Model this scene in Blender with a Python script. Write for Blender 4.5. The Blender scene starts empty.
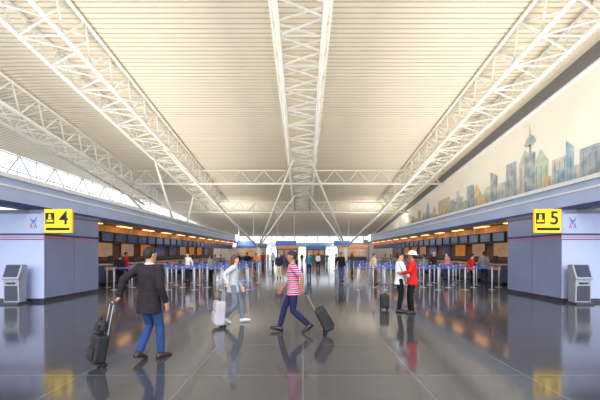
import bpy, math, random
from mathutils import Vector as V, Matrix
random.seed(7)
S = bpy.context.scene
col = S.collection
PI = math.pi
S.view_settings.view_transform = 'Standard'
F = 333.3; CH = 1.65; HX = 303.0; HY = 253.0
ORD = ['nearest', 'second', 'third', 'fourth', 'fifth', 'sixth', 'seventh', 'eighth', 'ninth', 'tenth', 'eleventh', 'twelfth',
       'thirteenth', 'fourteenth', 'fifteenth', 'sixteenth', 'seventeenth', 'eighteenth', 'nineteenth', 'twentieth',
       'twenty-first', 'twenty-second', 'twenty-third', 'twenty-fourth', 'twenty-fifth', 'twenty-sixth']

# ------------------------------------------------------------------ materials
def lin(c):
    r = []
    for x in c:
        x /= 255.0
        r.append(x / 12.92 if x <= .04045 else ((x + .055) / 1.055) ** 2.4)
    return (r[0], r[1], r[2], 1)

def mat(name, c, rough=.5, metal=0.0, emit=None, es=0.0, var=.06, scale=5.0, bump=0.0, spec=.5):
    m = bpy.data.materials.new(name); m.use_nodes = True
    nt = m.node_tree; b = nt.nodes['Principled BSDF']
    lc = lin(c)
    tc = nt.nodes.new('ShaderNodeTexCoord'); nz = nt.nodes.new('ShaderNodeTexNoise'); cr = nt.nodes.new('ShaderNodeValToRGB')
    nz.inputs['Scale'].default_value = scale
    nt.links.new(tc.outputs['Object'], nz.inputs['Vector']); nt.links.new(nz.outputs['Fac'], cr.inputs['Fac'])
    cr.color_ramp.elements[0].position = .3; cr.color_ramp.elements[1].position = .7
    cr.color_ramp.elements[0].color = tuple(max(0, x * (1 - var)) for x in lc[:3]) + (1,)
    cr.color_ramp.elements[1].color = tuple(min(1, x * (1 + var)) for x in lc[:3]) + (1,)
    nt.links.new(cr.outputs['Color'], b.inputs['Base Color'])
    b.inputs['Roughness'].default_value = rough; b.inputs['Metallic'].default_value = metal
    b.inputs['Specular IOR Level'].default_value = spec
    if emit:
        b.inputs['Emission Color'].default_value = lin(emit); b.inputs['Emission Strength'].default_value = es
    if bump:
        bp = nt.nodes.new('ShaderNodeBump'); bp.inputs['Strength'].default_value = bump; bp.inputs['Distance'].default_value = .02
        nt.links.new(nz.outputs['Fac'], bp.inputs['Height']); nt.links.new(bp.outputs['Normal'], b.inputs['Normal'])
    return m

def stripe_mat(name, cols, period, rough=.8):
    m = bpy.data.materials.new(name); m.use_nodes = True
    nt = m.node_tree; b = nt.nodes['Principled BSDF']
    tc = nt.nodes.new('ShaderNodeTexCoord'); sx = nt.nodes.new('ShaderNodeSeparateXYZ')
    d = nt.nodes.new('ShaderNodeMath'); d.operation = 'DIVIDE'; d.inputs[1].default_value = period
    f = nt.nodes.new('ShaderNodeMath'); f.operation = 'FRACT'
    cr = nt.nodes.new('ShaderNodeValToRGB'); cr.color_ramp.interpolation = 'CONSTANT'
    nt.links.new(tc.outputs['Object'], sx.inputs[0]); nt.links.new(sx.outputs['Z'], d.inputs[0])
    nt.links.new(d.outputs[0], f.inputs[0]); nt.links.new(f.outputs[0], cr.inputs['Fac'])
    el = cr.color_ramp.elements
    for i, (p, c) in enumerate(cols):
        e = el[i] if i < 2 else el.new(p)
        e.position = p; e.color = lin(c)
    nt.links.new(cr.outputs['Color'], b.inputs['Base Color']); b.inputs['Roughness'].default_value = rough
    return m

M = {}
M['ceil'] = mat('ceiling_metal', (242, 232, 212), .55, var=.02, scale=.4)
M['groove_shade'] = mat('ceiling_groove_shade', (218, 205, 181), .6, var=.02, scale=.4)  # rib shading put into the colour: darker tone for slopes and recesses
M['truss'] = mat('truss_paint', (250, 246, 236), .4, var=.02)
M['cream'] = mat('cream_plaster', (244, 236, 221), .7, var=.03, scale=.5)
M['ledge'] = mat('grey_ledge', (118, 116, 118), .5)
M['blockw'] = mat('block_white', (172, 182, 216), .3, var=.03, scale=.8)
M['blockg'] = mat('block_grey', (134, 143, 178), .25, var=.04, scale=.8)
M['cap'] = mat('cap_grey', (108, 112, 130), .4)
M['fascia'] = mat('fascia_blue', (176, 192, 226), .3, var=.05, scale=.6)
M['white'] = mat('white_paint', (240, 240, 240), .4, var=.02)
M['navy'] = mat('navy_paint', (40, 52, 105), .35)
M['soffit'] = mat('soffit_wood', (184, 132, 80), .45, var=.12, scale=3)
M['orange'] = mat('orange_panel', (196, 128, 66), .5, emit=(255, 165, 80), es=.15)
M['amber'] = mat('amber_panel', (200, 136, 74), .5, emit=(255, 170, 85), es=.22, var=.2, scale=2.5)
M['pale'] = mat('pale_panel', (190, 160, 130), .4, emit=(255, 215, 170), es=.15, var=.2, scale=2.5)
M['warm'] = mat('warm_lamp', (255, 210, 150), .5, emit=(255, 190, 115), es=4.5)
M['black'] = mat('black_plastic', (24, 24, 28), .35)
M['screen'] = mat('dark_screen', (30, 34, 50), .15, emit=(70, 95, 150), es=.2)
M['steel'] = mat('brushed_steel', (170, 172, 178), .3, .9)
M['lsteel'] = mat('light_post', (172, 176, 190), .35, .0)
M['belt'] = mat('blue_belt', (72, 88, 156), .6)
M['counter'] = mat('counter_front', (104, 108, 138), .35)
M['ctop'] = mat('counter_top', (200, 200, 212), .25)
M['yellow'] = mat('sign_yellow', (250, 205, 20), .4, emit=(255, 205, 10), es=.3, var=.01)
M['signblack'] = mat('sign_black', (15, 15, 15), .5)
M['red'] = mat('logo_red', (200, 92, 104), .4)
M['blue'] = mat('logo_blue', (96, 118, 180), .4)
M['skyb'] = mat('overhead_blue', (60, 104, 190), .4, emit=(80, 130, 215), es=.2)
M['kgrey'] = mat('kiosk_grey', (150, 155, 168), .35, .2)
M['kdark'] = mat('kiosk_dark', (58, 60, 72), .35)
M['mull'] = mat('mullion', (226, 230, 238), .4)
M['shop'] = mat('shopfront', (200, 188, 176), .5, var=.2, scale=.8)
M['fglass'] = mat('blue_glass_panel', (130, 170, 215), .15, emit=(150, 200, 240), es=.15, var=.25, scale=.4)
SK = [mat('skin_a', (200, 150, 120), .5), mat('skin_b', (165, 112, 82), .5), mat('skin_c', (225, 178, 150), .5), mat('skin_d', (110, 72, 52), .5)]
EYEW = mat('eye_white', (235, 232, 228), .3); LIP = mat('lips', (165, 90, 82), .5); PUP = mat('pupil', (25, 18, 15), .2)
HAIRD = mat('hair_dark', (28, 22, 20), .6, bump=.4, scale=60); HAIRB = mat('hair_brown', (82, 56, 36), .6, bump=.4, scale=60); HAIRL = mat('hair_blond', (190, 155, 100), .6, bump=.4, scale=60); HAIRG = mat('hair_grey', (150, 148, 145), .6, bump=.4, scale=60)
def cloth(n, c): return mat(n, c, .85, var=.12, scale=14, bump=.25, spec=.2)
CL = {k: cloth('cloth_' + k, c) for k, c in dict(charcoal=(44, 38, 44), jeans=(46, 70, 118), navy=(34, 40, 74), black=(22, 22, 26), white=(232, 232, 236), red=(200, 38, 40),
      paleblue=(188, 192, 199), greyblue=(116, 124, 140), beige=(205, 185, 150), green=(80, 120, 90), purple=(110, 70, 130), grey=(130, 130, 136), teal=(50, 120, 140), orange=(215, 120, 50), brown=(95, 66, 46), pink=(220, 140, 160)).items()}
STRIPE = stripe_mat('striped_polo', [(0, (220, 80, 122)), (.46, (240, 208, 218)), (.58, (46, 42, 86)), (.88, (240, 208, 218))], .085)
SHB = mat('shoe_brown', (62, 42, 32), .4); SHK = mat('shoe_black', (22, 22, 24), .35); SHW = mat('shoe_white', (215, 215, 215), .5)
HATW = mat('hat_white', (240, 238, 232), .7)
BAGK = mat('bag_black', (22, 22, 26), .55, bump=.3, scale=80); BAGS = mat('bag_silver', (184, 178, 186), .35, .05); RUB = mat('rubber', (15, 15, 15), .7)

def brick_mat(name, c1, c2, mort, bw, rh, ms, rough, vec=(0, 0, 0), ior=1.5, noise=.3):
    m = bpy.data.materials.new(name); m.use_nodes = True
    nt = m.node_tree; b = nt.nodes['Principled BSDF']
    tc = nt.nodes.new('ShaderNodeTexCoord'); br = nt.nodes.new('ShaderNodeTexBrick'); mp = nt.nodes.new('ShaderNodeMapping')
    mp.inputs['Rotation'].default_value = vec
    br.offset = 0; br.inputs['Scale'].default_value = 1.0
    br.inputs['Brick Width'].default_value = bw; br.inputs['Row Height'].default_value = rh
    br.inputs['Mortar Size'].default_value = ms; br.inputs['Mortar Smooth'].default_value = .2
    br.inputs['Color1'].default_value = lin(c1); br.inputs['Color2'].default_value = lin(c2); br.inputs['Mortar'].default_value = lin(mort)
    nz = nt.nodes.new('ShaderNodeTexNoise'); nz.inputs['Scale'].default_value = 40
    mx = nt.nodes.new('ShaderNodeMix'); mx.data_type = 'RGBA'; mx.blend_type = 'MULTIPLY'; mx.inputs[0].default_value = noise
    nt.links.new(tc.outputs['Object'], mp.inputs[0]); nt.links.new(mp.outputs[0], br.inputs['Vector']); nt.links.new(tc.outputs['Object'], nz.inputs['Vector'])
    nt.links.new(br.outputs['Color'], mx.inputs[6]); nt.links.new(nz.outputs['Fac'], mx.inputs[7])
    nt.links.new(mx.outputs[2], b.inputs['Base Color'])
    n2 = nt.nodes.new('ShaderNodeTexNoise'); n2.inputs['Scale'].default_value = .8
    mr = nt.nodes.new('ShaderNodeMapRange'); mr.inputs[3].default_value = rough[0]; mr.inputs[4].default_value = rough[1]
    nt.links.new(tc.outputs['Object'], n2.inputs['Vector']); nt.links.new(n2.outputs['Fac'], mr.inputs[0]); nt.links.new(mr.outputs[0], b.inputs['Roughness'])
    b.inputs['IOR'].default_value = ior
    return m
M['floor'] = brick_mat('polished_floor', (72, 72, 78), (79, 78, 83), (108, 107, 111), 1.5, 1.5, .011, (.07, .14), ior=1.75)
M['backwall'] = brick_mat('counter_back_wall', (152, 104, 64), (122, 88, 62), (64, 50, 42), 1.1, 3.4, .05, (.3, .45), vec=(PI / 2, 0, PI / 2))

# ------------------------------------------------------------------ mesh helpers
class MB:
    def __init__(s): s.v = []; s.f = []; s.m = []
    def add(s, vs, fs, mi=0):
        o = len(s.v); s.v += [V(x) for x in vs]; s.f += [tuple(i + o for i in f) for f in fs]; s.m += [mi] * len(fs)
        return s
    def box(s, x0, x1, y0, y1, z0, z1, mi=0):
        x0, x1 = min(x0, x1), max(x0, x1)
        vs = [(x, y, z) for z in (z0, z1) for y in (y0, y1) for x in (x0, x1)]
        return s.add(vs, [(0, 2, 3, 1), (4, 5, 7, 6), (0, 1, 5, 4), (2, 6, 7, 3), (0, 4, 6, 2), (1, 3, 7, 5)], mi)
    def loft(s, rings, mi=0):
        n = len(rings[0]); vs = [p for r in rings for p in r]; fs = []
        for i in range(len(rings) - 1):
            for j in range(n):
                k = (j + 1) % n
                fs.append((i * n + j, i * n + k, (i + 1) * n + k, (i + 1) * n + j))
        fs.append(tuple(reversed(range(n)))); fs.append(tuple((len(rings) - 1) * n + j for j in range(n)))
        return s.add(vs, fs, mi)
    def rod(s, p, q, r, n=8, mi=0, r2=None):
        return s.tube([p, q], [r, r if r2 is None else r2], n=n, mi=mi, cap=False)
    def tube(s, path, radii, n=12, mi=0, ref=None, cap=True):
        path = [V(p) for p in path]; radii = [r if isinstance(r, tuple) else (r, r) for r in radii]
        tans = []
        for i in range(len(path)):
            a = path[max(i - 1, 0)]; b = path[min(i + 1, len(path) - 1)]
            tans.append((b - a).normalized())
        rings = []; u = V(ref) if ref else None
        if u is None:
            u = V((1, 0, 0)) if abs(tans[0].x) < .8 else V((0, 1, 0))
        def ring(c, t, a, b, uu):
            w = t.cross(uu)
            return [c + uu * (a * math.cos(2 * PI * j / n)) + w * (b * math.sin(2 * PI * j / n)) for j in range(n)]
        for i, (p, t) in enumerate(zip(path, tans)):
            u = (u - t * u.dot(t)).normalized()
            a, b = radii[i]
            if cap and i == 0:
                e = min(a, b)
                rings.append(ring(p - t * e * .8, t, a * .4, b * .4, u)); rings.append(ring(p - t * e * .5, t, a * .78, b * .78, u))
            rings.append(ring(p, t, a, b, u))
            if cap and i == len(path) - 1:
                e = min(a, b)
                rings.append(ring(p + t * e * .5, t, a * .78, b * .78, u)); rings.append(ring(p + t * e * .8, t, a * .4, b * .4, u))
        return s.loft(rings, mi)
    def ell(s, c, rx, ry, rz, mi=0, n=10, k=6, mt=None):
        c = V(c); rings = []
        for i in range(k + 1):
            a = -PI / 2 + PI * (i + .15) / (k + .3)
            rings.append([c + V((rx * math.cos(a) * math.cos(2 * PI * j / n), ry * math.cos(a) * math.sin(2 * PI * j / n), rz * math.sin(a))) for j in range(n)])
        if mt: rings = [[mt @ p for p in r] for r in rings]
        return s.loft(rings, mi)
    def prism_x(s, pts, x0, x1, mi=0):      # polygon in (y,z) swept along x
        n = len(pts)
        vs = [(x0, y, z) for y, z in pts] + [(x1, y, z) for y, z in pts]
        fs = [tuple(range(n)), tuple(reversed(range(n, 2 * n)))] + [(i, i + n, (i + 1) % n + n, (i + 1) % n) for i in range(n)]
        return s.add(vs, fs, mi)
    def prism_y(s, pts, y0, y1, mi=0):      # polygon in (x,z) swept along y
        n = len(pts)
        vs = [(x, y0, z) for x, z in pts] + [(x, y1, z) for x, z in pts]
        fs = [tuple(range(n)), tuple(reversed(range(n, 2 * n)))] + [(i, i + n, (i + 1) % n + n, (i + 1) % n) for i in range(n)]
        return s.add(vs, fs, mi)
    def mesh(s, name='m'):
        me = bpy.data.meshes.new(name); me.from_pydata([tuple(p) for p in s.v], [], s.f)
        me.polygons.foreach_set('material_index', s.m); me.update()
        return me
    def build(s, name, mats, parent=None, smooth=False, bevel=0.0, fix=True):
        me = s.mesh(name)
        if fix:
            import bmesh
            bm = bmesh.new(); bm.from_mesh(me); bmesh.ops.recalc_face_normals(bm, faces=bm.faces); bm.to_mesh(me); bm.free()
        for m in (mats if isinstance(mats, (list, tuple)) else [mats]): me.materials.append(m)
        if smooth: me.polygons.foreach_set('use_smooth', [True] * len(me.polygons))
        o = bpy.data.objects.new(name, me); col.objects.link(o)
        if parent: o.parent = parent
        if bevel:
            b = o.modifiers.new('bevel', 'BEVEL'); b.width = bevel; b.segments = 2; b.limit_method = 'ANGLE'
        return o

def tag(o, label, cat, group=None):
    o['label'] = label; o['category'] = cat
    if group: o['group'] = group
    return o
def thing(name, label, cat, loc=(0, 0, 0), rot=(0, 0, 0), group=None):
    o = bpy.data.objects.new(name, None); col.objects.link(o); o.empty_display_size = .2
    o.location = loc; o.rotation_euler = rot
    return tag(o, label, cat, group)
def struct(o): o['kind'] = 'structure'; return o
def dup(root, loc, label, rot=None):
    r = root.copy(); col.objects.link(r); r.location = loc; r['label'] = label
    if rot: r.rotation_euler = rot
    for ch in list(root.children):
        c = ch.copy(); col.objects.link(c); c.parent = r
        for g in list(ch.children):
            d = g.copy(); col.objects.link(d); d.parent = c
    return r
def remesh(mb, voxel, iters=3):
    ob = bpy.data.objects.new('tmp', mb.mesh('tmp')); col.objects.link(ob)
    r = ob.modifiers.new('r', 'REMESH'); r.mode = 'VOXEL'; r.voxel_size = voxel
    s = ob.modifiers.new('s', 'SMOOTH'); s.iterations = iters; s.factor = .5
    dg = bpy.context.evaluated_depsgraph_get(); dg.update()
    me = bpy.data.meshes.new_from_object(ob.evaluated_get(dg))
    old = ob.data; bpy.data.objects.remove(ob); bpy.data.meshes.remove(old)
    out = MB(); out.v = [v.co.copy() for v in me.vertices]; out.f = [tuple(p.vertices) for p in me.polygons]; out.m = [0] * len(out.f)
    bpy.data.meshes.remove(me)
    return out
def text(body, size, mt, name, parent, loc):
    cu = bpy.data.curves.new('t', 'FONT'); cu.body = body; cu.size = size; cu.extrude = .004; cu.offset = .012 * size; cu.align_x = 'CENTER'; cu.align_y = 'CENTER'
    ob = bpy.data.objects.new('t', cu); col.objects.link(ob)
    dg = bpy.context.evaluated_depsgraph_get(); dg.update()
    me = bpy.data.meshes.new_from_object(ob.evaluated_get(dg)); bpy.data.objects.remove(ob)
    me.materials.clear(); me.materials.append(mt)
    me.transform(Matrix.Rotation(PI / 2, 4, 'X'))
    o = bpy.data.objects.new(name, me); col.objects.link(o); o.parent = parent; o.location = loc
    return o

# ------------------------------------------------------------------ the setting
XL, XR, YE = -24.0, 14.6, 74.0
def zc(y): return CH + 13.2 - .129 * y
def zl(y): return 9.9 - .012 * (y - 26)           # roof edge over the clerestory, nearly level
struct(MB().box(XL, XR, -8, YE + 6, -.2, 0).build('floor', M['floor']))

cb = MB(); prof = []; y = 3.0
PER = .30
while y < YE:
    prof += [(y, 0), (y + .21, 0), (y + .225, .035), (y + .285, .035)]; y += PER
prof.append((YE, 0))
vs = []; fs = []
cols = [XL, -23, -22, -21, -20, -19, -18, -17, -16, XR]
def zceil(cx, yy):
    s = max(0, (-16 - cx) / 8.0) ** 2.2
    return zc(yy) * (1 - s) + zl(yy) * s
for (yy, dz) in prof: vs += [(cx, yy, zceil(cx, yy) + dz) for cx in cols]
nc = len(cols); mis = []
for i in range(len(prof) - 1):
    for j in range(nc - 1):
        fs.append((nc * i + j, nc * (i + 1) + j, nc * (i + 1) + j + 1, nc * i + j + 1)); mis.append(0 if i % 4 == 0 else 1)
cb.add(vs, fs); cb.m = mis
struct(cb.build('ceiling', [M['ceil'], M['groove_shade']], fix=False))

w = MB().prism_x([(8, 0), (YE, 0), (YE, zc(YE) + .1), (8, zc(8) + .1)], XR, XR + .2); struct(w.build('wall_right', M['cream']))
t = MB().prism_x([(8, zc(8) - 1.7), (YE, zc(YE) - 1.1), (YE, zc(YE) - .6), (8, zc(8) - .85)], XR - .25, XR); struct(t.build('trim_1', M['ledge']))
t = MB().prism_x([(8, zc(8) - 1.82), (YE, zc(YE) - 1.2), (YE, zc(YE) - 1.1), (8, zc(8) - 1.7)], XR - .2, XR); struct(t.build('trim_2', M['white']))
# left window wall
struct(MB().prism_x([(8, 0), (YE, 0), (YE, 4.2), (8, 4.2)], XL - .2, XL).build('wall_left', M['cream']))
wr = struct(bpy.data.objects.new('window_1', None)); col.objects.link(wr)
k = 0
yy = 8.0
while yy < YE - 3:
    MB().rod((XL, yy, 4.2), (XL, yy, zl(yy)), .045).build('mullion', M['mull'], wr)
    if k % 2 == 0:
        MB().rod((XL + .2, yy, zl(yy) - .1), (XL + .2, yy + 2, zl(yy) - 2.8), .055).build('diagonal_brace', M['mull'], wr)
        MB().rod((XL + .2, yy + 2, zl(yy) - 2.8), (XL + .2, yy + 4, zl(yy + 4) - .1), .055).build('diagonal_brace', M['mull'], wr)
    yy += 2.0; k += 1
for zz in (.1, 1.4): MB().rod((XL, 8, zl(8) - zz), (XL, YE, zl(YE) - zz), .05).build('transom', M['mull'], wr)
# far wall: low band of blue-white panels under the roof, glazed over its left part up to the roof
struct(MB().box(XL, -14, YE, YE + .3, 0, 3.0).box(13.5, XR, YE, YE + .3, 0, 4.6).build('wall_far', M['shop']))
wf = struct(bpy.data.objects.new('window_2', None)); col.objects.link(wf)
MB().box(-14, 13.5, YE, YE + .3, 3.0, 3.9).build('spandrel', M['fglass'], wf)
for i in range(15):
    xx = -22.25 + i * 2.55
    MB().rod((xx, YE + .1, 0 if xx > -14 else 3), (xx, YE + .1, zceil(xx, YE)), .1).build('mullion', M['mull'], wf)
MB().rod((-14, YE + .1, 2.4), (13.5, YE + .1, 2.4), .06).build('transom', M['mull'], wf)
# counter back walls
for sx, nm in ((-1, 'wall_left_counter'), (1, 'wall_right_counter')):
    struct(MB().box(sx * 12.6, sx * 12.75, 14.3, 47, 0, 3.05).build(nm, M['backwall']))

# ------------------------------------------------------------------ roof trusses
def truss(X, label, y0=9.0, y1=46.0, bay=1.95, drop=0.0):
    r = thing('roof_truss', label, 'roof truss', (X, y0, zc(y0)), group=None)
    L = lambda x, y, dz: V((x, y - y0, zc(y) - zc(y0) + dz - drop))
    tw, bw, td, bd = 1.35, 1.0, -.2, -1.6
    for sx in (-1, 1):
        MB().rod(L(sx * tw, y0, td), L(sx * tw, y1, td), .085, 10).build('top_chord', M['truss'], r, True)
        MB().rod(L(sx * bw, y0, bd), L(sx * bw, y1, bd), .105, 10).build('bottom_chord', M['truss'], r, True)
    n = int((y1 - y0) / bay)
    for i in range(n):
        a = y0 + i * bay; m_ = a + bay / 2; b = a + bay
        for sx in (-1, 1):
            MB().rod(L(sx * bw, a, bd), L(sx * tw, m_, td), .055, 6).rod(L(sx * tw, m_, td), L(sx * bw, b, bd), .055, 6).build('side_brace', M['truss'], r, True)
        MB().rod(L(-bw, a, bd), L(bw, m_, bd), .05, 6).rod(L(bw, m_, bd), L(-bw, b, bd), .05, 6).build('bottom_brace', M['truss'], r, True)
        MB().rod(L(tw, a, td), L(-tw, m_, td), .045, 6).rod(L(-tw, m_, td), L(tw, b, td), .045, 6).build('top_brace', M['truss'], r, True)
        MB().rod(L(-bw, a, bd), L(bw, a, bd), .05, 6).build('tie', M['truss'], r, True)
    return r
truss(-.1, 'white lattice roof truss running down the middle of the ceiling')
truss(-11.7, 'white lattice roof truss between the middle one and the leftmost one')
truss(11.6, 'white lattice roof truss beside the skyline mural')
truss(-18.6, 'leftmost white lattice roof truss, next to the clerestory windows', y1=41.2, drop=.3)

def cross_truss(Y, label):
    z = zc(Y); x0 = -17.5; x1 = XR - .2
    r = thing('cross_truss', label, 'roof truss', (0, Y, z))
    MB().rod((x0, 0, -.4), (x1, 0, -.4), .08, 10).build('top_chord', M['truss'], r, True)
    MB().rod((x0, 0, -1.75), (x1, 0, -1.75), .11, 10).build('bottom_chord', M['truss'], r, True)
    x = x0 + .3
    while x < x1 - 2.5:
        MB().rod((x, 0, -1.75), (x + 1.2, 0, -.4), .04, 6).rod((x + 1.2, 0, -.4), (x + 2.4, 0, -1.75), .04, 6).build('web_brace', M['truss'], r, True)
        x += 2.4
cross_truss(34, 'white truss crossing the whole ceiling, nearer of the two')
cross_truss(45.5, 'white truss crossing the whole ceiling at its far end')

def vcol(X, ends, label):
    r = thing('branching_column', label, 'column', (X, 42, 0), group='branching columns')
    MB().rod((0, 0, 0), (0, 0, 2.4), .3, 16, 0, .2).build('pedestal', M['truss'], r, True)
    for (ex, ey) in ends:
        q = V((ex - X, ey - 42, zc(ey) - 1.7)); p = V((0, 0, 2.3))
        MB().tube([p, p.lerp(q, .12), p.lerp(q, .5), p.lerp(q, .88), q], [.06, .10, .12, .10, .06], 10).build('strut', M['truss'], r, True)
vcol(-5.6, [(-.8, 28), (-10.9, 26), (-.9, 38), (-10.9, 37)], 'white branching column left of the central aisle, struts spread to the roof')
vcol(5.4, [(.6, 28), (10.8, 26), (.7, 38), (10.8, 37)], 'white branching column right of the central aisle, struts spread to the roof')
vcol(-15.3, [(-12.5, 28), (-17.8, 28), (-12.5, 38)], 'white branching column behind the left-hand counters')

# ------------------------------------------------------------------ mural
mr = thing('skyline_mural', 'large pastel city skyline mural on the cream right wall', 'mural', (XR - .012, 0, 0))
def mural_mat(name, c):
    m = bpy.data.materials.new(name); m.use_nodes = True
    nt = m.node_tree; b = nt.nodes['Principled BSDF']
    tc = nt.nodes.new('ShaderNodeTexCoord'); nz = nt.nodes.new('ShaderNodeTexNoise'); nz.inputs['Scale'].default_value = 1.6; nz.inputs['Detail'].default_value = 6
    cr = nt.nodes.new('ShaderNodeValToRGB')
    cr.color_ramp.elements[0].position = .38; cr.color_ramp.elements[1].position = .66
    cr.color_ramp.elements[0].color = lin(tuple(.85 * a + .15 * q for a, q in zip(c, (242, 232, 214)))); cr.color_ramp.elements[1].color = lin(tuple(.4 * a + .6 * q for a, q in zip(c, (242, 232, 214))))
    nt.links.new(tc.outputs['Object'], nz.inputs['Vector']); nt.links.new(nz.outputs['Fac'], cr.inputs['Fac']); nt.links.new(cr.outputs['Color'], b.inputs['Base Color'])
    b.inputs['Roughness'].default_value = .8
    return m
mm = [mural_mat('mural_%s' % n, c) for n, c in (('blue', (112, 156, 186)), ('slate', (122, 140, 156)), ('ochre', (205, 172, 108)), ('sage', (158, 182, 158)), ('grey', (178, 178, 174)), ('line', (100, 122, 138)))]
random.seed(11)
wash = MB(); wash.prism_x([(10, 3.2)] + [(10 + i * 1.5, 6.1 + .35 * math.sin(i * 1.7) + .25 * math.sin(i * .6)) for i in range(24)] + [(46, 5.4), (51, 3.2)], 0, .004)
wash.build('painted_wash', mm[2], mr)
far_b = MB(); near_b = MB()
def bld(mb, y, wd, top, mi, off, kind):
    x0, x1 = -off - .003, -off
    mb.prism_x([(y, 3.2), (y + wd, 3.2), (y + wd, top), (y, top)], x0, x1, mi)
    c = y + wd / 2
    if kind == 1: mb.prism_x([(y, top), (y + wd, top), (c, top + wd * .7)], x0, x1, mi)
    if kind == 2:
        mb.prism_x([(y + wd * .2, top), (y + wd * .8, top), (y + wd * .8, top + .35), (y + wd * .2, top + .35)], x0, x1, mi)
        mb.prism_x([(c - .06, top + .35), (c + .06, top + .35), (c, top + 1.1)], x0, x1, mi)
    if kind == 3: mb.prism_x([(y, top), (y + wd, top), (y + wd, top + .5)], x0, x1, mi)
    if kind == 4: mb.prism_x([(y + wd * .15, top), (y + wd * .85, top), (y + wd * .7, top + .5), (y + wd * .3, top + .5)], x0, x1, mi)
    n = max(1, int(wd / .35))
    for q in range(n):
        a = y + wd * (q + .3) / n
        mb.prism_x([(a, 3.3), (a + .07, 3.3), (a + .07, top - .15), (a, top - .15)], x0 - .003, x0, 5 if mi != 5 else 4)
y = 11.0
while y < 50:
    wd = random.uniform(.8, 1.7); bld(far_b, y, wd, random.uniform(6.3, 7.6) - max(0, y - 32) * .07, random.choice([4, 4, 2, 3]), .008, random.choice([0, 0, 1, 4])); y += wd * random.uniform(.9, 1.5)
y = 11.3
while y < 50:
    wd = random.uniform(.5, 1.2)
    bld(near_b, y, wd, random.uniform(6.1, 8.2) - max(0, y - 26) * .06, random.choice([0, 0, 1, 1, 3, 2]), .02, random.choice([0, 1, 2, 3, 4, 0])); y += wd * random.uniform(1.0, 2.1)
far_b.build('painted_back_row', mm, mr); near_b.build('painted_front_row', mm, mr)
tw_ = MB(); c = 21.4     # slender lookout tower
tw_.prism_x([(c - .22, 5), (c + .22, 5), (c + .08, 8.6), (c - .08, 8.6)], -.034, -.03, 1)
tw_.prism_x([(c - .55, 8.7), (c + .55, 8.7), (c + .25, 9.1), (c - .25, 9.1)], -.034, -.03, 1); tw_.prism_x([(c - .3, 8.5), (c + .3, 8.5), (c + .55, 8.7), (c - .55, 8.7)], -.034, -.03, 1)
tw_.prism_x([(c - .05, 9.1), (c + .05, 9.1), (c, 10.0)], -.034, -.03, 1); tw_.build('painted_tower', mm, mr)

# ------------------------------------------------------------------ check-in canopies, end blocks, signs
def canopy(sx, label):
    r = thing('counter_canopy', label, 'canopy', (sx * 9.2, 8, 0))
    y0, y1 = 0, 39.5
    def P(a, b, z0, z1, ya=y0, yb=y1): return MB().box(sx * a, sx * b, ya, yb, z0, z1)
    P(0, .2, 3.27, 4.0).build('fascia', M['fascia'], r)
    P(-.06, .3, 4.0, 4.14).build('top_rail', M['white'], r)
    P(-.04, .2, 3.12, 3.27).build('lower_stripe', M['navy'], r)
    P(-.02, .0, 3.72, 3.78).build('thin_stripe', M['white'], r)
    P(.2, 3.6, 3.6, 3.7).build('roof_deck', M['cap'], r)
    P(.05, 3.6, 3.05, 3.12, 6.2).build('soffit', M['soffit'], r)
    P(.75, .85, 2.72, 3.05, 6.4).build('header_panel', M['orange'], r)
    q = 6.6
    while q < y1 - 1.6:
        P(.28, .52, 3.03, 3.05, q, q + 1.2).build('lamp_panel', M['warm'], r)
        P(2.3, 2.6, 3.03, 3.05, q, q + 1.2).build('lamp_panel', M['warm'], r)
        q += 2.75
canopy(-1, 'blue-grey fascia canopy over the left-hand counters')
canopy(1, 'blue-grey fascia canopy over the right-hand counters, below the mural')

def block(sx, label):
    r = thing('end_block', label, 'partition', (sx * 8.7, 11.2, 0))
    def P(a, b, y0, y1, z0, z1): return MB().box(sx * a, sx * b, y0, y1, z0, z1)
    P(.02, 2.8, .02, 3.0, .12, 3.0).build('core', M['blockg'], r)
    P(.0, 2.8, .0, .02, .12, 3.0).build('front_panel', M['blockw'], r)
    P(.06, 2.8, .06, 2.95, 0, .12).build('plinth', M['kdark'], r)
    P(-.02, 2.8, -.02, 3.02, 2.98, 3.1).build('cap', M['cap'], r)
    P(.0, 2.8, -.006, 0, 2.16, 2.20).build('front_stripe', M['red'], r); P(.0, 2.8, -.006, 0, 2.24, 2.31).build('front_stripe', M['navy'], r)
    P(.0, 2.8, -.006, 0, 2.09, 2.12).build('front_stripe', M['navy'], r)
    P(.012, .02, .02, 3.0, 2.16, 2.20).build('side_stripe', M['red'], r); P(.012, .02, .02, 3.0, 2.24, 2.31).build('side_stripe', M['navy'], r)
    P(.012, .02, 1.48, 1.5, .12, 2.98).build('panel_joint', M['cap'], r)
    # small emblem: a winged bird above and between two slim letters
    c = sx * .36; z = 2.64; q = .64
    e = MB()
    def T(pts): return [(c + a * q, z + b * q) for a, b in pts]
    def A(x0, mi):
        e.prism_y(T([(x0 - .075, -.26), (x0 - .05, -.26), (x0 + .012, .02), (x0 - .012, .02)]), -.008, 0, mi)
        e.prism_y(T([(x0 + .075, -.26), (x0 + .05, -.26), (x0 - .012, .02), (x0 + .012, .02)]), -.01, -.002, mi)
        e.prism_y(T([(x0 - .045, -.17), (x0 + .045, -.17), (x0 + .038, -.145), (x0 - .038, -.145)]), -.009, -.001, mi)
    A(-.115, 0); A(.115, 1)
    e.prism_y(T([(-.17, .36), (-.13, .16), (-.04, .05), (0, -.06), (.04, .05), (.13, .16), (.17, .36), (.08, .2), (.02, .16), (0, .21), (-.02, .16), (-.08, .2)]), -.014, -.006, 1)
    e.build('emblem', [M['red'], M['blue']], r)
block(-1, 'pale block with grey side wall and emblem at the left of the hall')
block(1, 'pale block with grey side wall and emblem at the right of the hall')

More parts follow.
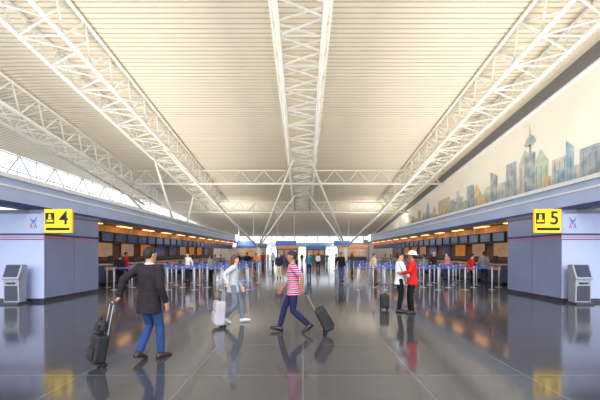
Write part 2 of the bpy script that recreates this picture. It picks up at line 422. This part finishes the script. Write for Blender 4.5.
def sign(xc, num, wd, label):
    r = thing('numbered_sign', label, 'sign', (xc, 11.05, 2.32))
    h = .79
    MB().box(-wd / 2, wd / 2, 0, .1, 0, h).build('panel', M['yellow'], r, bevel=.01)
    s = 1 if xc < 0 else -1
    for zz in (.1, h - .16): MB().box(-s * (wd / 2), -s * (wd / 2 + .12), .02, .08, zz, zz + .06).build('bracket', M['steel'], r)
    text(num, .62, M['signblack'], 'number', r, (.2, -.004, .47))
    x0 = -.26; z0 = .3
    MB().box(x0 - .15, x0 + .15, -.006, 0, z0, z0 + .36).build('pictogram_field', M['signblack'], r)
    pc = MB(); pc.box(x0 - .11, x0 + .11, -.009, -.006, z0 + .06, z0 + .13); pc.ell((x0, -.008, z0 + .28), .04, .004, .04); pc.box(x0 - .05, x0 + .05, -.009, -.006, z0 + .15, z0 + .235)
    pc.build('pictogram', M['yellow'], r)
    MB().box(-wd / 2 + .06, wd / 2 - .06, -.006, 0, .08, .17).build('lower_bar', M['signblack'], r)
sign(-8.13, '4', .90, 'yellow sign with a black number four on the left block')
sign(8.13, '5', .88, 'yellow sign with a black number five on the right block')

# ------------------------------------------------------------------ monitors, counters, counter terminals
g = 'monitors under the canopies'
proto = None
for sx, side in ((-1, 'left'), (1, 'right')):
    for i in range(26):
        yy = 15.3 + i * 1.2
        lb = '%s dark flight monitor hanging under the %s-hand canopy' % (ORD[i], side)
        loc = (sx * 9.72, yy, 2.2); rot = (0, 0, 0 if sx < 0 else PI)
        if proto is None:
            proto = thing('hanging_monitor', lb, 'monitor', loc, rot, g)
            MB().box(-.05, .05, -.5, .5, 0, .5).build('casing', M['black'], proto, bevel=.01)
            MB().box(.05, .056, -.45, .45, .05, .45).build('screen', M['screen'], proto)
            MB().rod((0, 0, .5), (0, 0, .86), .025).build('bracket', M['steel'], proto)
        else: dup(proto, loc, lb, rot)
protoc = prott = None; protop = [None, None, None]
PK = [('amber backlit', 'amber'), ('pale brown lit', 'pale'), ('dark', 'screen')]
for sx, side in ((-1, 'left'), (1, 'right')):
    for i in range(11):
        yy = 15.6 + i * 2.75
        rot = (0, 0, 0 if sx < 0 else PI); loc = (sx * 10.3, yy, 0)
        lb = '%s check-in counter along the %s side, counted from the end block' % (ORD[i], side)
        if protoc is None:
            c = protoc = thing('check_in_counter', lb, 'counter', loc, rot, 'check-in counters')
            MB().box(-.7, -.02, -1.0, 1.0, .1, 1.0).build('body', M['counter'], c, bevel=.01)
            MB().box(-.02, .02, -.95, .95, .15, .72).build('front_panel', M['kdark'], c)
            MB().box(-.02, .015, -.95, .95, .76, .92).build('light_strip', M['amber'], c)
            MB().box(-.75, .06, -1.05, 1.05, 1.0, 1.06).build('countertop', M['ctop'], c, bevel=.01)
            MB().box(-.65, -.08, -.95, .95, 0, .1).build('plinth', M['black'], c)
        else: dup(protoc, loc, lb, rot)
        lb = 'small black computer screen on the %s counter of the %s side' % (ORD[i], side); loc = (sx * 10.65, yy + .1, 1.06)
        if prott is None:
            c = prott = thing('computer_monitor', lb, 'monitor', loc, rot, 'screens on the counters')
            MB().box(-.1, .1, -.12, .12, 0, .02).box(-.015, .015, -.03, .03, .01, .15).build('stand', M['black'], c)
            MB().box(-.02, .02, -.24, .24, .12, .44).build('casing', M['black'], c, bevel=.008)
            MB().box(-.026, -.02, -.21, .21, .15, .41).build('screen', M['screen'], c)
        else: dup(prott, loc, lb, rot)
        kd = (i * 2 + (i // 3)) % 3
        lb = '%s wall panel behind the %s counter of the %s side' % (PK[kd][0], ORD[i], side); loc = (sx * 12.58, yy, 1.35)
        if protop[kd] is None:
            c = protop[kd] = thing('wall_panel', lb, 'panel', loc, rot, '%s panels behind the counters' % PK[kd][0])
            MB().box(-.02, .03, -.9, .9, 0, 1.0).build('frame', M['kdark'], c, bevel=.01)
            MB().box(.03, .04, -.84, .84, .06, .94).build('face', M[PK[kd][1]], c)
        else: dup(protop[kd], loc, lb, rot)

# ------------------------------------------------------------------ self-service kiosks
def kiosk(x, y, label):
    r = thing('self_service_kiosk', label, 'kiosk', (x, y, 0))
    MB().prism_x([(-.2, 0), (.25, 0), (.25, .06), (-.2, .06)], -.28, .28).build('base', M['kdark'], r, bevel=.01)
    MB().prism_x([(-.1, .06), (.2, .06), (.2, .95), (-.12, .82)], -.25, .25).build('cabinet', M['kgrey'], r, bevel=.02)
    MB().prism_x([(-.16, .8), (-.1, .8), (.2, .93), (.2, 1.26), (.1, 1.28), (-.0, 1.28), (-.16, .86)], -.27, .27).build('hood', M['kgrey'], r, bevel=.015)
    s = MB(); a = V((0, -.147, .88)); b = V((0, -.018, 1.26)); n = V((0, -(b - a).z, (b - a).y)).normalized(); o = n * .012
    s.add([a + V((-.22, 0, 0)) + o, a + V((.22, 0, 0)) + o, b + V((.22, 0, 0)) + o, b + V((-.22, 0, 0)) + o, a + V((-.22, 0, 0)) - o, a + V((.22, 0, 0)) - o, b + V((.22, 0, 0)) - o, b + V((-.22, 0, 0)) - o],
          [(0, 1, 2, 3), (7, 6, 5, 4), (0, 4, 5, 1), (1, 5, 6, 2), (2, 6, 7, 3), (3, 7, 4, 0)])
    s.build('screen', M['screen'], r)
    MB().box(-.14, .14, -.145, -.11, .66, .71).build('ticket_slot', M['black'], r)
    MB().box(-.2, .2, -.122, -.1, .12, .6).build('service_door', M['kdark'], r)
kiosk(-9.32, 10.75, 'grey and black self-service kiosk in front of the left block')
kiosk(8.95, 10.75, 'grey and black self-service kiosk in front of the right block')

# ------------------------------------------------------------------ queue posts
pp = None
SPC = 1.2
def post(x, y, rot, label, last):
    global pp
    if pp is None:
        a = []
        for wb in (True, False):
            r = thing('queue_post', 'x', 'queue post', (0, 0, 0), (0, 0, 0), 'queue posts with blue belts')
            MB().tube([(0, 0, 0), (0, 0, .015), (0, 0, .035)], [.17, .17, .06], 20, cap=False).build('base', M['steel'], r, True)
            MB().rod((0, 0, .03), (0, 0, .93), .033, 14).build('pole', M['lsteel'], r, True)
            MB().rod((0, 0, .92), (0, 0, 1.0), .042, 14).build('cassette', M['lsteel'], r, True)
            if wb: MB().box(.04, SPC - .06, -.003, .003, .945, .983).build('belt', M['belt'], r)
            a.append(r)
        pp = [a, [False, False]]
    k = 1 if last else 0
    if not pp[1][k]:
        pp[1][k] = True; o = pp[0][k]; o.location = (x, y, 0); o.rotation_euler = (0, 0, rot); o['label'] = label
    else: dup(pp[0][k], (x, y, 0), label, (0, 0, rot))
rows = [14.9, 15.9, 17.1, 18.4, 19.9, 21.6, 24.0, 26.5, 29.5]
for sx, side in ((-1, 'left'), (1, 'right')):
    for ri, yy in enumerate(rows):
        for k in range(6):
            post(sx * (2.45 + .45 * ((ri * 2) % 3) + SPC * k), yy, 0 if sx > 0 else PI,
                 'queue post %s from the aisle in the %s row of the %s-hand queue' % (['first', 'second', 'third', 'fourth', 'fifth', 'last'][k], ORD[ri], side), k == 5)

# overhead blue signs, far
for (px, w_, lb) in ((246, 2.6, 'blue overhead sign hanging left of the aisle at the far end'), (286, 3.0, 'blue overhead sign hanging over the middle of the far aisle'), (342, 2.4, 'blue overhead sign hanging right of the aisle at the far end')):
    X = (px - HX) / F * 48
    r = thing('overhead_sign', lb, 'sign', (X, 48, 2.7))
    MB().box(-w_ / 2, w_ / 2, -.06, .06, 0, .7).build('panel', M['skyb'], r, bevel=.01)
    for q in (-1, 1): MB().rod((q * w_ * .4, 0, .7), (q * w_ * .4, 0, zc(48) - 2.7 + .02), .02, 6).build('hanger', M['steel'], r)

# far service booths closing the end of the hall
for (bx, by, w_, mt, hm_, lb) in ((-8.6, 55, 4.6, 'shop', 'navy', 'far service booth with navy header left of the aisle'), (-3.0, 64, 4.2, 'counter', 'amber', 'far service booth with amber header at the aisle centre'),
                              (2.6, 66, 3.8, 'backwall', 'skyb', 'far service booth with bright blue header right of centre'), (8.4, 56, 4.8, 'shop', 'orange', 'far service booth with orange-brown header right of the aisle')):
    r = thing('service_booth', lb, 'booth', (bx, by, 0))
    MB().box(-w_ / 2, w_ / 2, .2, 2.2, 0, 2.5).build('body', M[mt], r)
    MB().box(-w_ / 2 - .1, w_ / 2 + .1, -.1, 2.3, 2.5, 3.1).build('header', M[hm_], r)
    MB().box(-w_ / 2 + .2, w_ / 2 - .2, -.5, .2, 0, 1.05).build('desk', M['kdark'], r, bevel=.02)
    for q in (-1, 0, 1): MB().box(q * w_ * .3 - .45, q * w_ * .3 + .45, .17, .2, 1.3, 2.2).build('lit_panel', M['pale' if q else 'amber'], r)

# ------------------------------------------------------------------ luggage
def suitcase(name, base, grip, label, w=.36, d=.22, h=.5, m=None):
    bz = .035
    gx, gy, gz = grip[0] - base[0], grip[1] - base[1], grip[2] - bz
    hor = math.hypot(gx, gy); phi = math.atan2(hor, gz); L = math.sqrt(hor * hor + gz * gz); yaw = math.atan2(-gx, gy) if hor > 1e-4 else 0
    r = thing(name, label, 'suitcase', (base[0], base[1], bz), (-phi, 0, yaw))
    b0 = -d + .0
    MB().box(-w / 2, w / 2, b0, -.005, .015, h).build('shell', m, r, bevel=.035)
    MB().box(-w / 2 + .04, w / 2 - .04, b0 - .03, b0 + .01, .06, h * .55).build('front_pocket', m, r, bevel=.02)
    MB().box(-w / 2 + .05, w / 2 - .05, b0 - .012, b0 + .01, h * .62, h * .9).build('upper_pocket', m, r, bevel=.01)
    for q in (-1, 1):
        MB().rod((q * (w / 2 - .05), -.01, 0), (q * (w / 2 - .02), -.01, 0), .035, 14).build('wheel', RUB, r, True)
        MB().rod((q * .085, -.03, h - .04), (q * .085, -.03, L - .03), .009).build('telescopic_rod', M['steel'], r)
    MB().tube([(-.085, -.03, L - .04), (-.082, -.015, L - .005), (-.05, 0, L), (.05, 0, L), (.082, -.015, L - .005), (.085, -.03, L - .04)], [.013] * 6, 8).build('grip', M['black'], r, True)
    MB().tube([(-.07, -d * .5, h - .01), (-.06, -d * .5, h + .025), (.06, -d * .5, h + .025), (.07, -d * .5, h - .01)], [.01] * 4, 8).build('carry_handle', M['black'], r, True)
    return r, (math.cos(yaw), math.sin(yaw), 0)

# ------------------------------------------------------------------ people
def ik(a, t, l1, l2, pole):
    d = t - a; L = d.length; mx = (l1 + l2) * .995
    if L > mx: t = a + d * (mx / L); d = t - a; L = mx
    u = d / L; x = (l1 * l1 - l2 * l2 + L * L) / (2 * L); hh = math.sqrt(max(l1 * l1 - x * x, 0))
    p = V(pole); p = (p - u * p.dot(u)).normalized()
    return a + u * x + p * hh, t

def person(label, x, y, rot, h=1.72, legs=((-.09, 0, 0, 0), (.09, 0, 0, 0)), arms=({}, {}), top=None, sleeve='long', hem=.10, pants=None, shoe=None, skin=None,
           hair=('short', HAIRD), lean=0.0, head=(0, 0), wf=1.0, vox=.012, hat=None, garment='shirt', lower='trousers', collar=None):
    k = h / 1.72
    r = thing('person', label, 'person', (x, y, 0), (0, 0, rot))
    Minv = (Matrix.Translation((x, y, 0)) @ Matrix.Rotation(rot, 4, 'Z')).inverted(); Rinv = Matrix.Rotation(-rot, 3, 'Z')
    ankles = []
    for i, (lx, ly, p, lift) in enumerate(legs):
        R = Matrix.Rotation(-(.12 if i else -.12), 3, 'Z') @ Matrix.Rotation(-p, 3, 'X')
        rings = []
        for (yy, w, hh) in ((-.078, .022, .05), (-.06, .034, .085), (-.02, .038, .10), (.03, .04, .095), (.08, .044, .07), (.125, .047, .055), (.165, .043, .047), (.19, .03, .038), (.20, .012, .025)):
            ring = []
            for j in range(12):
                a = 2 * PI * j / 12; z = hh * .5 * (1 + math.sin(a))
                if math.sin(a) < -.3: z = 0
                ring.append(R @ V((w * math.cos(a), yy, z - .085)) * k)
            rings.append(ring)
        mz = min(pt.z for q in rings for pt in q)
        A = V((lx * k, ly * k, -mz + lift)); ankles.append(A)
        s = MB(); s.loft([[pt + A for pt in q] for q in rings]); s.build('shoe', shoe, r, True)
    L1, L2 = .43 * k, .42 * k
    zp = 9
    for i, A in enumerate(ankles):
        hx = (-.09, .09)[i] * k
        dh = math.hypot(A.x - hx, A.y); zp = min(zp, A.z + math.sqrt(max((L1 + L2) ** 2 * .985 - dh * dh, .1)))
    P = V((0, 0, zp)); sd = V((0, math.sin(lean), math.cos(lean))); fw = V((0, math.cos(lean), -math.sin(lean))); X = V((1, 0, 0))
    def sp(t, yo=0): return (P + sd * (t * k) + fw * (yo * k))
    hips = [P + X * (-.085 * k), P + X * (.085 * k)]
    knees = []
    for i in range(2):
        kn, an = ik(hips[i], ankles[i], L1, L2, (0.08 * (1 if i else -1), 1, .1)); knees.append(kn)
    sh = [sp(.49) + X * (-.18 * k * wf), sp(.49) + X * (.18 * k * wf)]
    el = []; wr = []; hd = []
    for i, a in enumerate(arms):
        side = 1 if i else -1
        pole = V(a.get('pole', (side * .35, -1, -.15)))
        if 'grip' in a:
            G = Minv @ V(a['grip']); bar = (Rinv @ V(a['bar'])).normalized()
            d = (G - sh[i]).normalized(); d = (d - bar * d.dot(bar)).normalized(); n = bar.cross(d)
            if n.dot(V((0, -1, 0))) < 0: n = -n
            l = bar if bar.x * side < 0 else -bar
            W = G - d * .088 * k - n * .02 * k; curl = 1.25
        elif 'w' in a:
            W = V(a['w']) * k; d = V(a['d']).normalized(); n = V(a['n']); n = (n - d * n.dot(d)).normalized(); l = n.cross(d) * (1 if side > 0 else -1); curl = a.get('curl', .3)
        else:
            sw = a.get('sw', 0.0); W = sh[i] + V((side * a.get('out', .05), math.sin(sw) * .53, -math.cos(sw) * .53)) * k
            d = V((0, math.sin(sw + .15), -math.cos(sw + .15))); n = V((-side, 0, 0)); n = (n - d * n.dot(d)).normalized(); l = V((0, 1, .1)); l = (l - d * l.dot(d)).normalized(); curl = .35
        e, W = ik(sh[i], W, .30 * k, .26 * k, pole)
        el.append(e); wr.append(W); hd.append((d, n, l, curl))
    hb = sp(.566, .012)
    HM = Matrix.Translation(hb) @ Matrix.Rotation(head[0], 4, 'Z') @ Matrix.Rotation(-head[1] - lean * .4, 4, 'X') @ Matrix.Scale(k * 1.03, 4)
    hh = .225
    def HR(fr, rx, ry, yo, n=16): return [HM @ V((rx * math.cos(2 * PI * j / n), yo + ry * math.sin(2 * PI * j / n), fr * hh)) for j in range(n)]
    # body -------------------------------------------------
    b = MB()
    trs = [(-.08, .12, .09), (0, .14, .1), (.12, .128, .092), (.28, .145, .1), (.4, .15, .098), (.47, .14, .08), (.52, .075, .065), (.56, .056, .058)]
    b.loft([[sp(t) + X * (rx * wf * k * math.cos(2 * PI * j / 16)) + fw * (ry * k * math.sin(2 * PI * j / 16)) for j in range(16)] for t, rx, ry in trs])
    b.tube([sp(.5), sp(.56, .002), hb + (HM.to_3x3() @ V((0, -.012, .07)))], [.06 * k, .054 * k, .054 * k], 14)
    b.loft([HR(0, .024, .024, .052), HR(.08, .04, .05, .035), HR(.22, .056, .074, .016), HR(.42, .067, .088, .006), HR(.62, .073, .095, 0), HR(.8, .067, .087, -.003), HR(.93, .044, .056, -.005), HR(1.0, .014, .018, -.005)])
    b.loft([[HM @ V((w_ * math.cos(2 * PI * j / 8), yo + dd * math.sin(2 * PI * j / 8), fr * hh)) for j in range(8)] for fr, w_, yo, dd in ((.29, .013, .088, .012), (.33, .017, .094, .02), (.42, .011, .088, .016), (.52, .008, .082, .012))])
    for q in (-1, 1): b.ell((q * .072, -.005, .47 * hh), .012, .02, .033, mt=HM)
    for i in range(2):
        side = 1 if i else -1; d, n, l, curl = hd[i]
        b.tube([sp(.47) + X * side * .1 * k * wf, sh[i], sh[i].lerp(el[i], .5), el[i], el[i].lerp(wr[i], .3), wr[i]], [.05 * k, .054 * k, .046 * k, .038 * k, .04 * k, .027 * k], 12)
        b.tube([wr[i], wr[i] + d * .03 * k, wr[i] + d * .085 * k], [(.027 * k, .02 * k), (.037 * k, .018 * k), (.04 * k, .013 * k)], 12, ref=l)
        b.tube([hips[i], hips[i].lerp(knees[i], .5), knees[i], knees[i].lerp(ankles[i], .3), ankles[i], ankles[i] + V((0, .03, -.02)) * k], [.08 * k, .068 * k, .05 * k, .05 * k, .034 * k, .03 * k], 12)
    b = remesh(b, min(vox, .014), 2)
    for i in range(2):
        d, n, l, curl = hd[i]
        for off, ln in ((.03, .07), (.010, .079), (-.010, .073), (-.029, .057)):
            p = wr[i] + d * .078 * k + l * off * k; path = [p]; a = curl * .35
            p = p + d * .014 * k; path.append(p)
            for q in (.45, .31, .24):
                p = p + (d * math.cos(a) + n * math.sin(a)) * (ln * q * k); path.append(p); a += curl * .85
            b.tube(path, [.009 * k, .009 * k, .0085 * k, .0078 * k, .0065 * k], 8, ref=l)
        p = wr[i] + d * .022 * k + l * .026 * k
        d1 = (d * .62 + l * .75 + n * .2).normalized(); d2 = (d * .85 + l * .2 + n * (.25 + .4 * curl)).normalized()
        b.tube([p, p + d1 * .036 * k, p + d1 * .036 * k + d2 * .03 * k, p + d1 * .036 * k + d2 * .052 * k], [.013 * k, .0115 * k, .0095 * k, .0075 * k], 8, ref=n)
    for q in (-1, 1):
        b.ell((q * .031, .076, .5 * hh), .014, .011, .008, 1, mt=HM); b.ell((q * .031, .0835, .5 * hh), .006, .005, .006, 2, mt=HM)
        b.ell((q * .032, .084, .585 * hh), .019, .007, .004, 3, mt=HM)
    b.ell((0, .083, .2 * hh), .023, .009, .007, 4, mt=HM)
    b.build('body', [skin, EYEW, PUP, hair[1], LIP], r, True, fix=False)
    # trousers -------------------------------------------------
    tm = MB()
    tm.loft([[sp(t) + X * (rx * k * (wf * .5 + .5) * math.cos(2 * PI * j / 16)) + fw * (ry * k * math.sin(2 * PI * j / 16)) for j in range(16)] for t, rx, ry in ((-.09, .10, .085), (-.04, .155, .118), (.02, .16, .12), (.1, .148, .112))])
    for i in range(2):
        he = ankles[i] + (knees[i] - ankles[i]).normalized() * .03 * k
        tm.tube([hips[i] + V((0, 0, .02)), hips[i].lerp(knees[i], .2), hips[i].lerp(knees[i], .6), knees[i], knees[i].lerp(ankles[i], .35), knees[i].lerp(ankles[i], .8), he], [.085 * k, .09 * k, .08 * k, .066 * k, .066 * k, .06 * k, .06 * k], 14)
    tm = remesh(tm, vox, 2); tm.build('trousers', pants, r, True, fix=False)
    # top -------------------------------------------------
    g_ = MB()
    bulk = .012 if garment == 'jacket' else 0
    trs = [(-hem, .18, .158), (-hem * .4, .178, .145), (.05, .167, .126), (.13, .155, .118), (.28, .172, .126), (.40, .182, .122), (.465, .168, .1), (.505, .11, .082), (.535, .07, .068)]
    g_.loft([[sp(t) + X * ((rx * (wf * .8 + .2) + bulk) * k * math.cos(2 * PI * j / 18)) + fw * ((ry + bulk * .7) * k * math.sin(2 * PI * j / 18)) for j in range(18)] for t, rx, ry in trs])
    for i in range(2):
        side = 1 if i else -1
        st = sp(.455) + X * side * .09 * k * wf
        if sleeve == 'long':
            we = wr[i].lerp(el[i], .06)
            g_.tube([st, sh[i], sh[i].lerp(el[i], .5), el[i], el[i].lerp(wr[i], .4), we], [.07 * k, (.072 + bulk * .4) * k, .064 * k, (.054 + bulk * .3) * k, (.052 + bulk * .3) * k, .043 * k], 14)
        else:
            g_.tube([st, sh[i], sh[i].lerp(el[i], .4), sh[i].lerp(el[i], .75)], [.07 * k, .07 * k, .066 * k, .064 * k], 14)
    g_ = remesh(g_, vox, 2); g_.build(garment, top, r, True, fix=False)
    if collar:
        cm = MB(); cm.tube([sp(.515), sp(.555)], [(.066 * k, .068 * k), (.063 * k, .066 * k)], 16, cap=False); cm.build('collar', collar, r, True)
    # hair -------------------------------------------------
    hm = MB()
    hm.loft([HR(.24, .05, .035, -.058), HR(.36, .068, .055, -.045), HR(.5, .078, .075, -.031), HR(.66, .082, .096, -.012), HR(.8, .077, .1, -.004), HR(.93, .056, .072, -.006), HR(1.03, .022, .03, -.008)])
    if hair[0] == 'long':
        hm.loft([HR(-.35, .05, .025, -.06), HR(-.2, .075, .035, -.065), HR(.1, .08, .045, -.06), HR(.4, .083, .07, -.042), HR(.65, .084, .09, -.018)])
    hm = remesh(hm, min(vox, .012), 2); hm.build('hair', hair[1], r, True, fix=False)
    if hat:
        ht = MB(); ht.loft([HR(.66, .15, .165, 0, 20), HR(.70, .152, .167, 0, 20), HR(.73, .09, .108, -.004, 20), HR(.95, .087, .104, -.004, 20), HR(1.10, .07, .082, -.004, 20), HR(1.15, .03, .04, -.004, 20)])
        ht.build('hat', hat, r, True)
    return r

# man in the dark blazer, walking away with a roller bag
g1 = (-2.82, 4.99, .93)
s1, bar1 = suitcase('suitcase', (-2.93, 4.88), g1, 'black upright roller suitcase pulled by the man in the dark blazer', .30, .18, .42, BAGK)
person('person in dark blazer and blue jeans walking away, pulling a black suitcase', -2.38, 5.15, math.radians(-20), 1.75,
       legs=((-.09, -.10, .3, 0), (.09, .15, 0, 0)), arms=({'grip': g1, 'bar': bar1}, {'sw': .16, 'out': .06}), top=CL['charcoal'], hem=.2, pants=CL['jeans'], shoe=SHB, skin=SK[0],
       hair=('short', HAIRD), garment='jacket', vox=.011, lean=.02, head=(-.15, 0), collar=CL['white'])
rb = thing('travel_bag', 'small black soft bag riding on top of the foreground suitcase', 'bag', s1.location, s1.rotation_euler)
MB().box(-.13, .13, -.17, -.045, .445, .62).build('bag_body', BAGK, rb, bevel=.05)
MB().box(-.1, .1, -.195, -.16, .47, .56).build('pocket', BAGK, rb, bevel=.02)
MB().tube([(-.07, -.11, .61), (-.055, -.11, .67), (.055, -.11, .67), (.07, -.11, .61)], [.012] * 4, 8).build('strap', M['black'], rb, True)

# man in the striped polo
g3 = (.03, 6.74, .84)
s3, bar3 = suitcase('suitcase', (.44, 6.76), g3, 'black tilted suitcase pulled behind the man in the striped polo', .34, .22, .5, BAGK)
person('person in pink and navy striped polo striding left with a suitcase behind', -.19, 6.95, math.radians(88), 1.73,
       legs=((-.08, -.3, .55, 0), (.08, .3, -.2, 0)), arms=({'grip': g3, 'bar': bar3}, {'sw': .45, 'out': .03}), top=STRIPE, sleeve='short', hem=.11, pants=CL['navy'], shoe=SHK, skin=SK[1],
       hair=('short', HAIRD), lean=.05, vox=.011, head=(.1, 0))

# walker with the silver case
g2 = (-1.75, 7.52, .88)
s2, bar2 = suitcase('suitcase', (-1.79, 7.50), g2, 'silver suitcase beside the walker in pale grey', .36, .22, .54, BAGS)
person('person in pale grey shirt and grey-blue trousers walking right with a silver suitcase', -1.65, 7.9, math.radians(-84), 1.62,
       legs=((-.08, .22, -.12, 0), (.08, -.2, .4, 0)), arms=({'sw': .3}, {'grip': g2, 'bar': bar2}), top=CL['paleblue'], hem=.14, pants=CL['greyblue'], shoe=SHW, skin=SK[2],
       hair=('long', HAIRB), wf=.9, lean=.04, vox=.012, head=(.3, 0))

# embracing couple
person('person in red jacket and black trousers hugging someone in white', 2.99, 9.13, math.radians(80), 1.68,
       legs=((-.09, 0, 0, 0), (.09, .05, 0, 0)), arms=({'w': (-.17, .30, 1.12), 'd': (.55, .75, .1), 'n': (.5, -.3, 0), 'pole': (-1, -.3, -.4)}, {'w': (.17, .30, 1.18), 'd': (-.55, .75, .1), 'n': (-.5, -.3, 0), 'pole': (1, -.3, -.4)}),
       top=CL['red'], hem=.12, pants=CL['black'], shoe=SHK, skin=SK[1], hair=('short', HAIRD), garment='jacket', vox=.014, head=(-.3, -.1), hat=HATW)
person('person in white shirt and black trousers hugging someone in red', 2.70, 9.32, math.radians(-92), 1.66,
       legs=((-.09, 0, 0, 0), (.09, -.04, 0, 0)), arms=({'w': (-.22, .24, 1.24), 'd': (.45, .8, .1), 'n': (.6, -.3, 0), 'pole': (-1, -.3, -.4)}, {'w': (.22, .26, 1.0), 'd': (-.45, .8, .1), 'n': (-.6, -.3, 0), 'pole': (1, -.3, -.4)}),
       top=CL['white'], hem=.12, pants=CL['black'], shoe=SHK, skin=SK[0], hair=('short', HAIRD), wf=.92, vox=.014, head=(-.2, 0))
suitcase('suitcase', (2.36, 9.75), (2.36, 9.76, .72), 'black suitcase standing alone beside the embracing couple', .25, .18, .42, BAGK)

# background travellers
bg = [
 (120, 286.7, 10, 'charcoal', 'black', 0, 'short', HAIRD, 'person in charcoal top and black trousers at the first left-hand counter'),
 (126, 283.2, -60, 'red', 'navy', 1, 'short', HAIRD, 'person in red top standing by the left-hand counters'),
 (188, 281.8, 150, 'white', 'navy', 2, 'short', HAIRB, 'person in white top and navy trousers in the left-hand queue'),
 (211, 284, 60, 'grey', 'black', 0, 'long', HAIRD, 'long-haired person in grey top in the left-hand queue'),
 (247, 273, 170, 'black', 'greyblue', 3, 'short', HAIRD, 'person in black top and grey-blue trousers just left of the far aisle'),
 (256, 271.5, 10, 'orange', 'navy', 0, 'short', HAIRB, 'person in orange top walking away down the far aisle'),
 (279, 278, 180, 'navy', 'beige', 2, 'short', HAIRG, 'grey-haired person in navy top and beige trousers in the aisle'),
 (273, 268, 20, 'paleblue', 'black', 1, 'long', HAIRD, 'long-haired person in pale grey top far down the aisle'),
 (309, 275, 190, 'teal', 'navy', 2, 'long', HAIRL, 'blond person in teal top right of the aisle centre'),
 (318, 268.6, -20, 'white', 'black', 3, 'short', HAIRD, 'person in white top and black trousers far down the aisle'),
 (336, 271, 90, 'purple', 'grey', 0, 'long', HAIRD, 'person in purple top at the right edge of the aisle'),
 (341, 281, 200, 'black', 'jeans', 1, 'short', HAIRD, 'person in black top and jeans by the right-hand queue entrance'),
 (374, 284, -80, 'beige', 'brown', 0, 'short', HAIRB, 'person in beige top and brown trousers in the right-hand queue'),
 (424, 284, 60, 'greyblue', 'black', 3, 'short', HAIRD, 'person in grey-blue top to the right of the embracing couple'),
 (434, 281.7, -70, 'charcoal', 'navy', 0, 'short', HAIRG, 'grey-haired person in charcoal top in the right-hand queue'),
 (447, 279.5, 100, 'pink', 'jeans', 2, 'long', HAIRB, 'person in pink top and jeans in the right-hand queue'),
 (472, 286.4, -90, 'red', 'black', 0, 'short', HAIRD, 'person in red top and black trousers at the right-hand counters'),
 (484, 284.0, -40, 'grey', 'navy', 1, 'short', HAIRD, 'person in grey top at the right-hand counter near the block'),
 (263, 266, 0, 'red', 'navy', 0, 'short', HAIRD, 'tiny distant person in red top at the left of the far aisle'),
 (296, 266, 200, 'beige', 'navy', 2, 'short', HAIRB, 'tiny distant person in beige top near the aisle centre line'),
 (327, 265.5, 30, 'green', 'black', 0, 'short', HAIRD, 'tiny distant person in green top at the right of the far aisle'),
 (352, 268, -50, 'brown', 'black', 3, 'short', HAIRD, 'tiny distant person in brown top beyond the right-hand queue'),
 (238, 268, 40, 'navy', 'black', 0, 'short', HAIRD, 'tiny distant person in navy top beyond the left-hand queue'),
 (302, 264.3, 0, 'charcoal', 'black', 0, 'short', HAIRD, 'tiny distant person in charcoal top at the far end of the aisle'),
 (268, 264, 30, 'white', 'grey', 2, 'short', HAIRD, 'tiny distant person in white top and grey trousers by the far booths'),
 (287, 263.5, 200, 'pink', 'navy', 0, 'long', HAIRD, 'tiny distant person in pink top by the far booths'),
]
for i, (px, py, ro, tp, pn, sk, hs, hc, lb) in enumerate(bg):
    d = CH * F / (py - HY); X = (px - HX) / F * d
    st = .22 if i in (5, 7, 9, 4) else .03
    person(lb, X, d, math.radians(ro), 1.58 + .17 * ((i * 37) % 10) / 10, legs=((-.09, -st, st * 1.4, 0), (.09, st, 0, 0)), arms=({'sw': -.2 + .4 * (i % 2)}, {'sw': .2 - .3 * (i % 3)}),
           top=CL[tp], pants=CL[pn], shoe=SHK, skin=SK[sk], hair=(hs, hc), vox=.022, wf=.92 if hs == 'long' else 1.0)

# ------------------------------------------------------------------ light
W = bpy.data.worlds.new('World'); S.world = W; W.use_nodes = True
nt = W.node_tree; bgn = nt.nodes['Background']
tc = nt.nodes.new('ShaderNodeTexCoord'); sx_ = nt.nodes.new('ShaderNodeSeparateXYZ'); cr = nt.nodes.new('ShaderNodeValToRGB')
nt.links.new(tc.outputs['Generated'], sx_.inputs[0]); nt.links.new(sx_.outputs['Z'], cr.inputs['Fac']); nt.links.new(cr.outputs['Color'], bgn.inputs['Color'])
cr.color_ramp.elements[0].color = (.90, .95, 1, 1); cr.color_ramp.elements[1].color = (.78, .87, 1, 1)
bgn.inputs['Strength'].default_value = 1.8
def area(name, loc, rot, sx, sy, e, c):
    l = bpy.data.lights.new(name, 'AREA'); l.shape = 'RECTANGLE'; l.size = sx; l.size_y = sy; l.energy = e; l.color = c
    o = bpy.data.objects.new(name, l); col.objects.link(o); o.location = loc; o.rotation_euler = rot
    return o
WC = (1, .955, .89)
for sx in (-1, 1):
    for (yc, e) in ((13.5, 1060), (25, 760), (37, 430)):
        area('uplight', (sx * 10.8, yc, 3.9), (PI, math.radians(-26 * sx), 0), 2.2, 11.5, e, WC)
    area('far_ceiling_fill', (sx * 10.2, 45.5, 3.95), (math.radians(112), 0, 0), 3.6, 1.6, 800, WC)  # unseen lamp added to brighten the dark far end of the ceiling
sl = bpy.data.lights.new('fill_sun', 'SUN'); sl.energy = 2.7; sl.angle = math.radians(50); sl.color = (1, .98, .96)  # very soft sun from behind the camera, added as overall fill
so = bpy.data.objects.new('fill_sun', sl); col.objects.link(so); so.rotation_euler = (math.radians(62), 0, math.radians(-4)); so.location = (0, -5, 20)

cam = bpy.data.cameras.new('Camera'); co = bpy.data.objects.new('Camera', cam); col.objects.link(co)
co.location = (0, 0, CH); co.rotation_euler = (PI / 2, 0, 0)
cam.sensor_width = 36; cam.lens = 20; cam.shift_y = (HY - 200) / 600; cam.shift_x = -(HX - 300) / 600; cam.clip_end = 500
S.camera = co
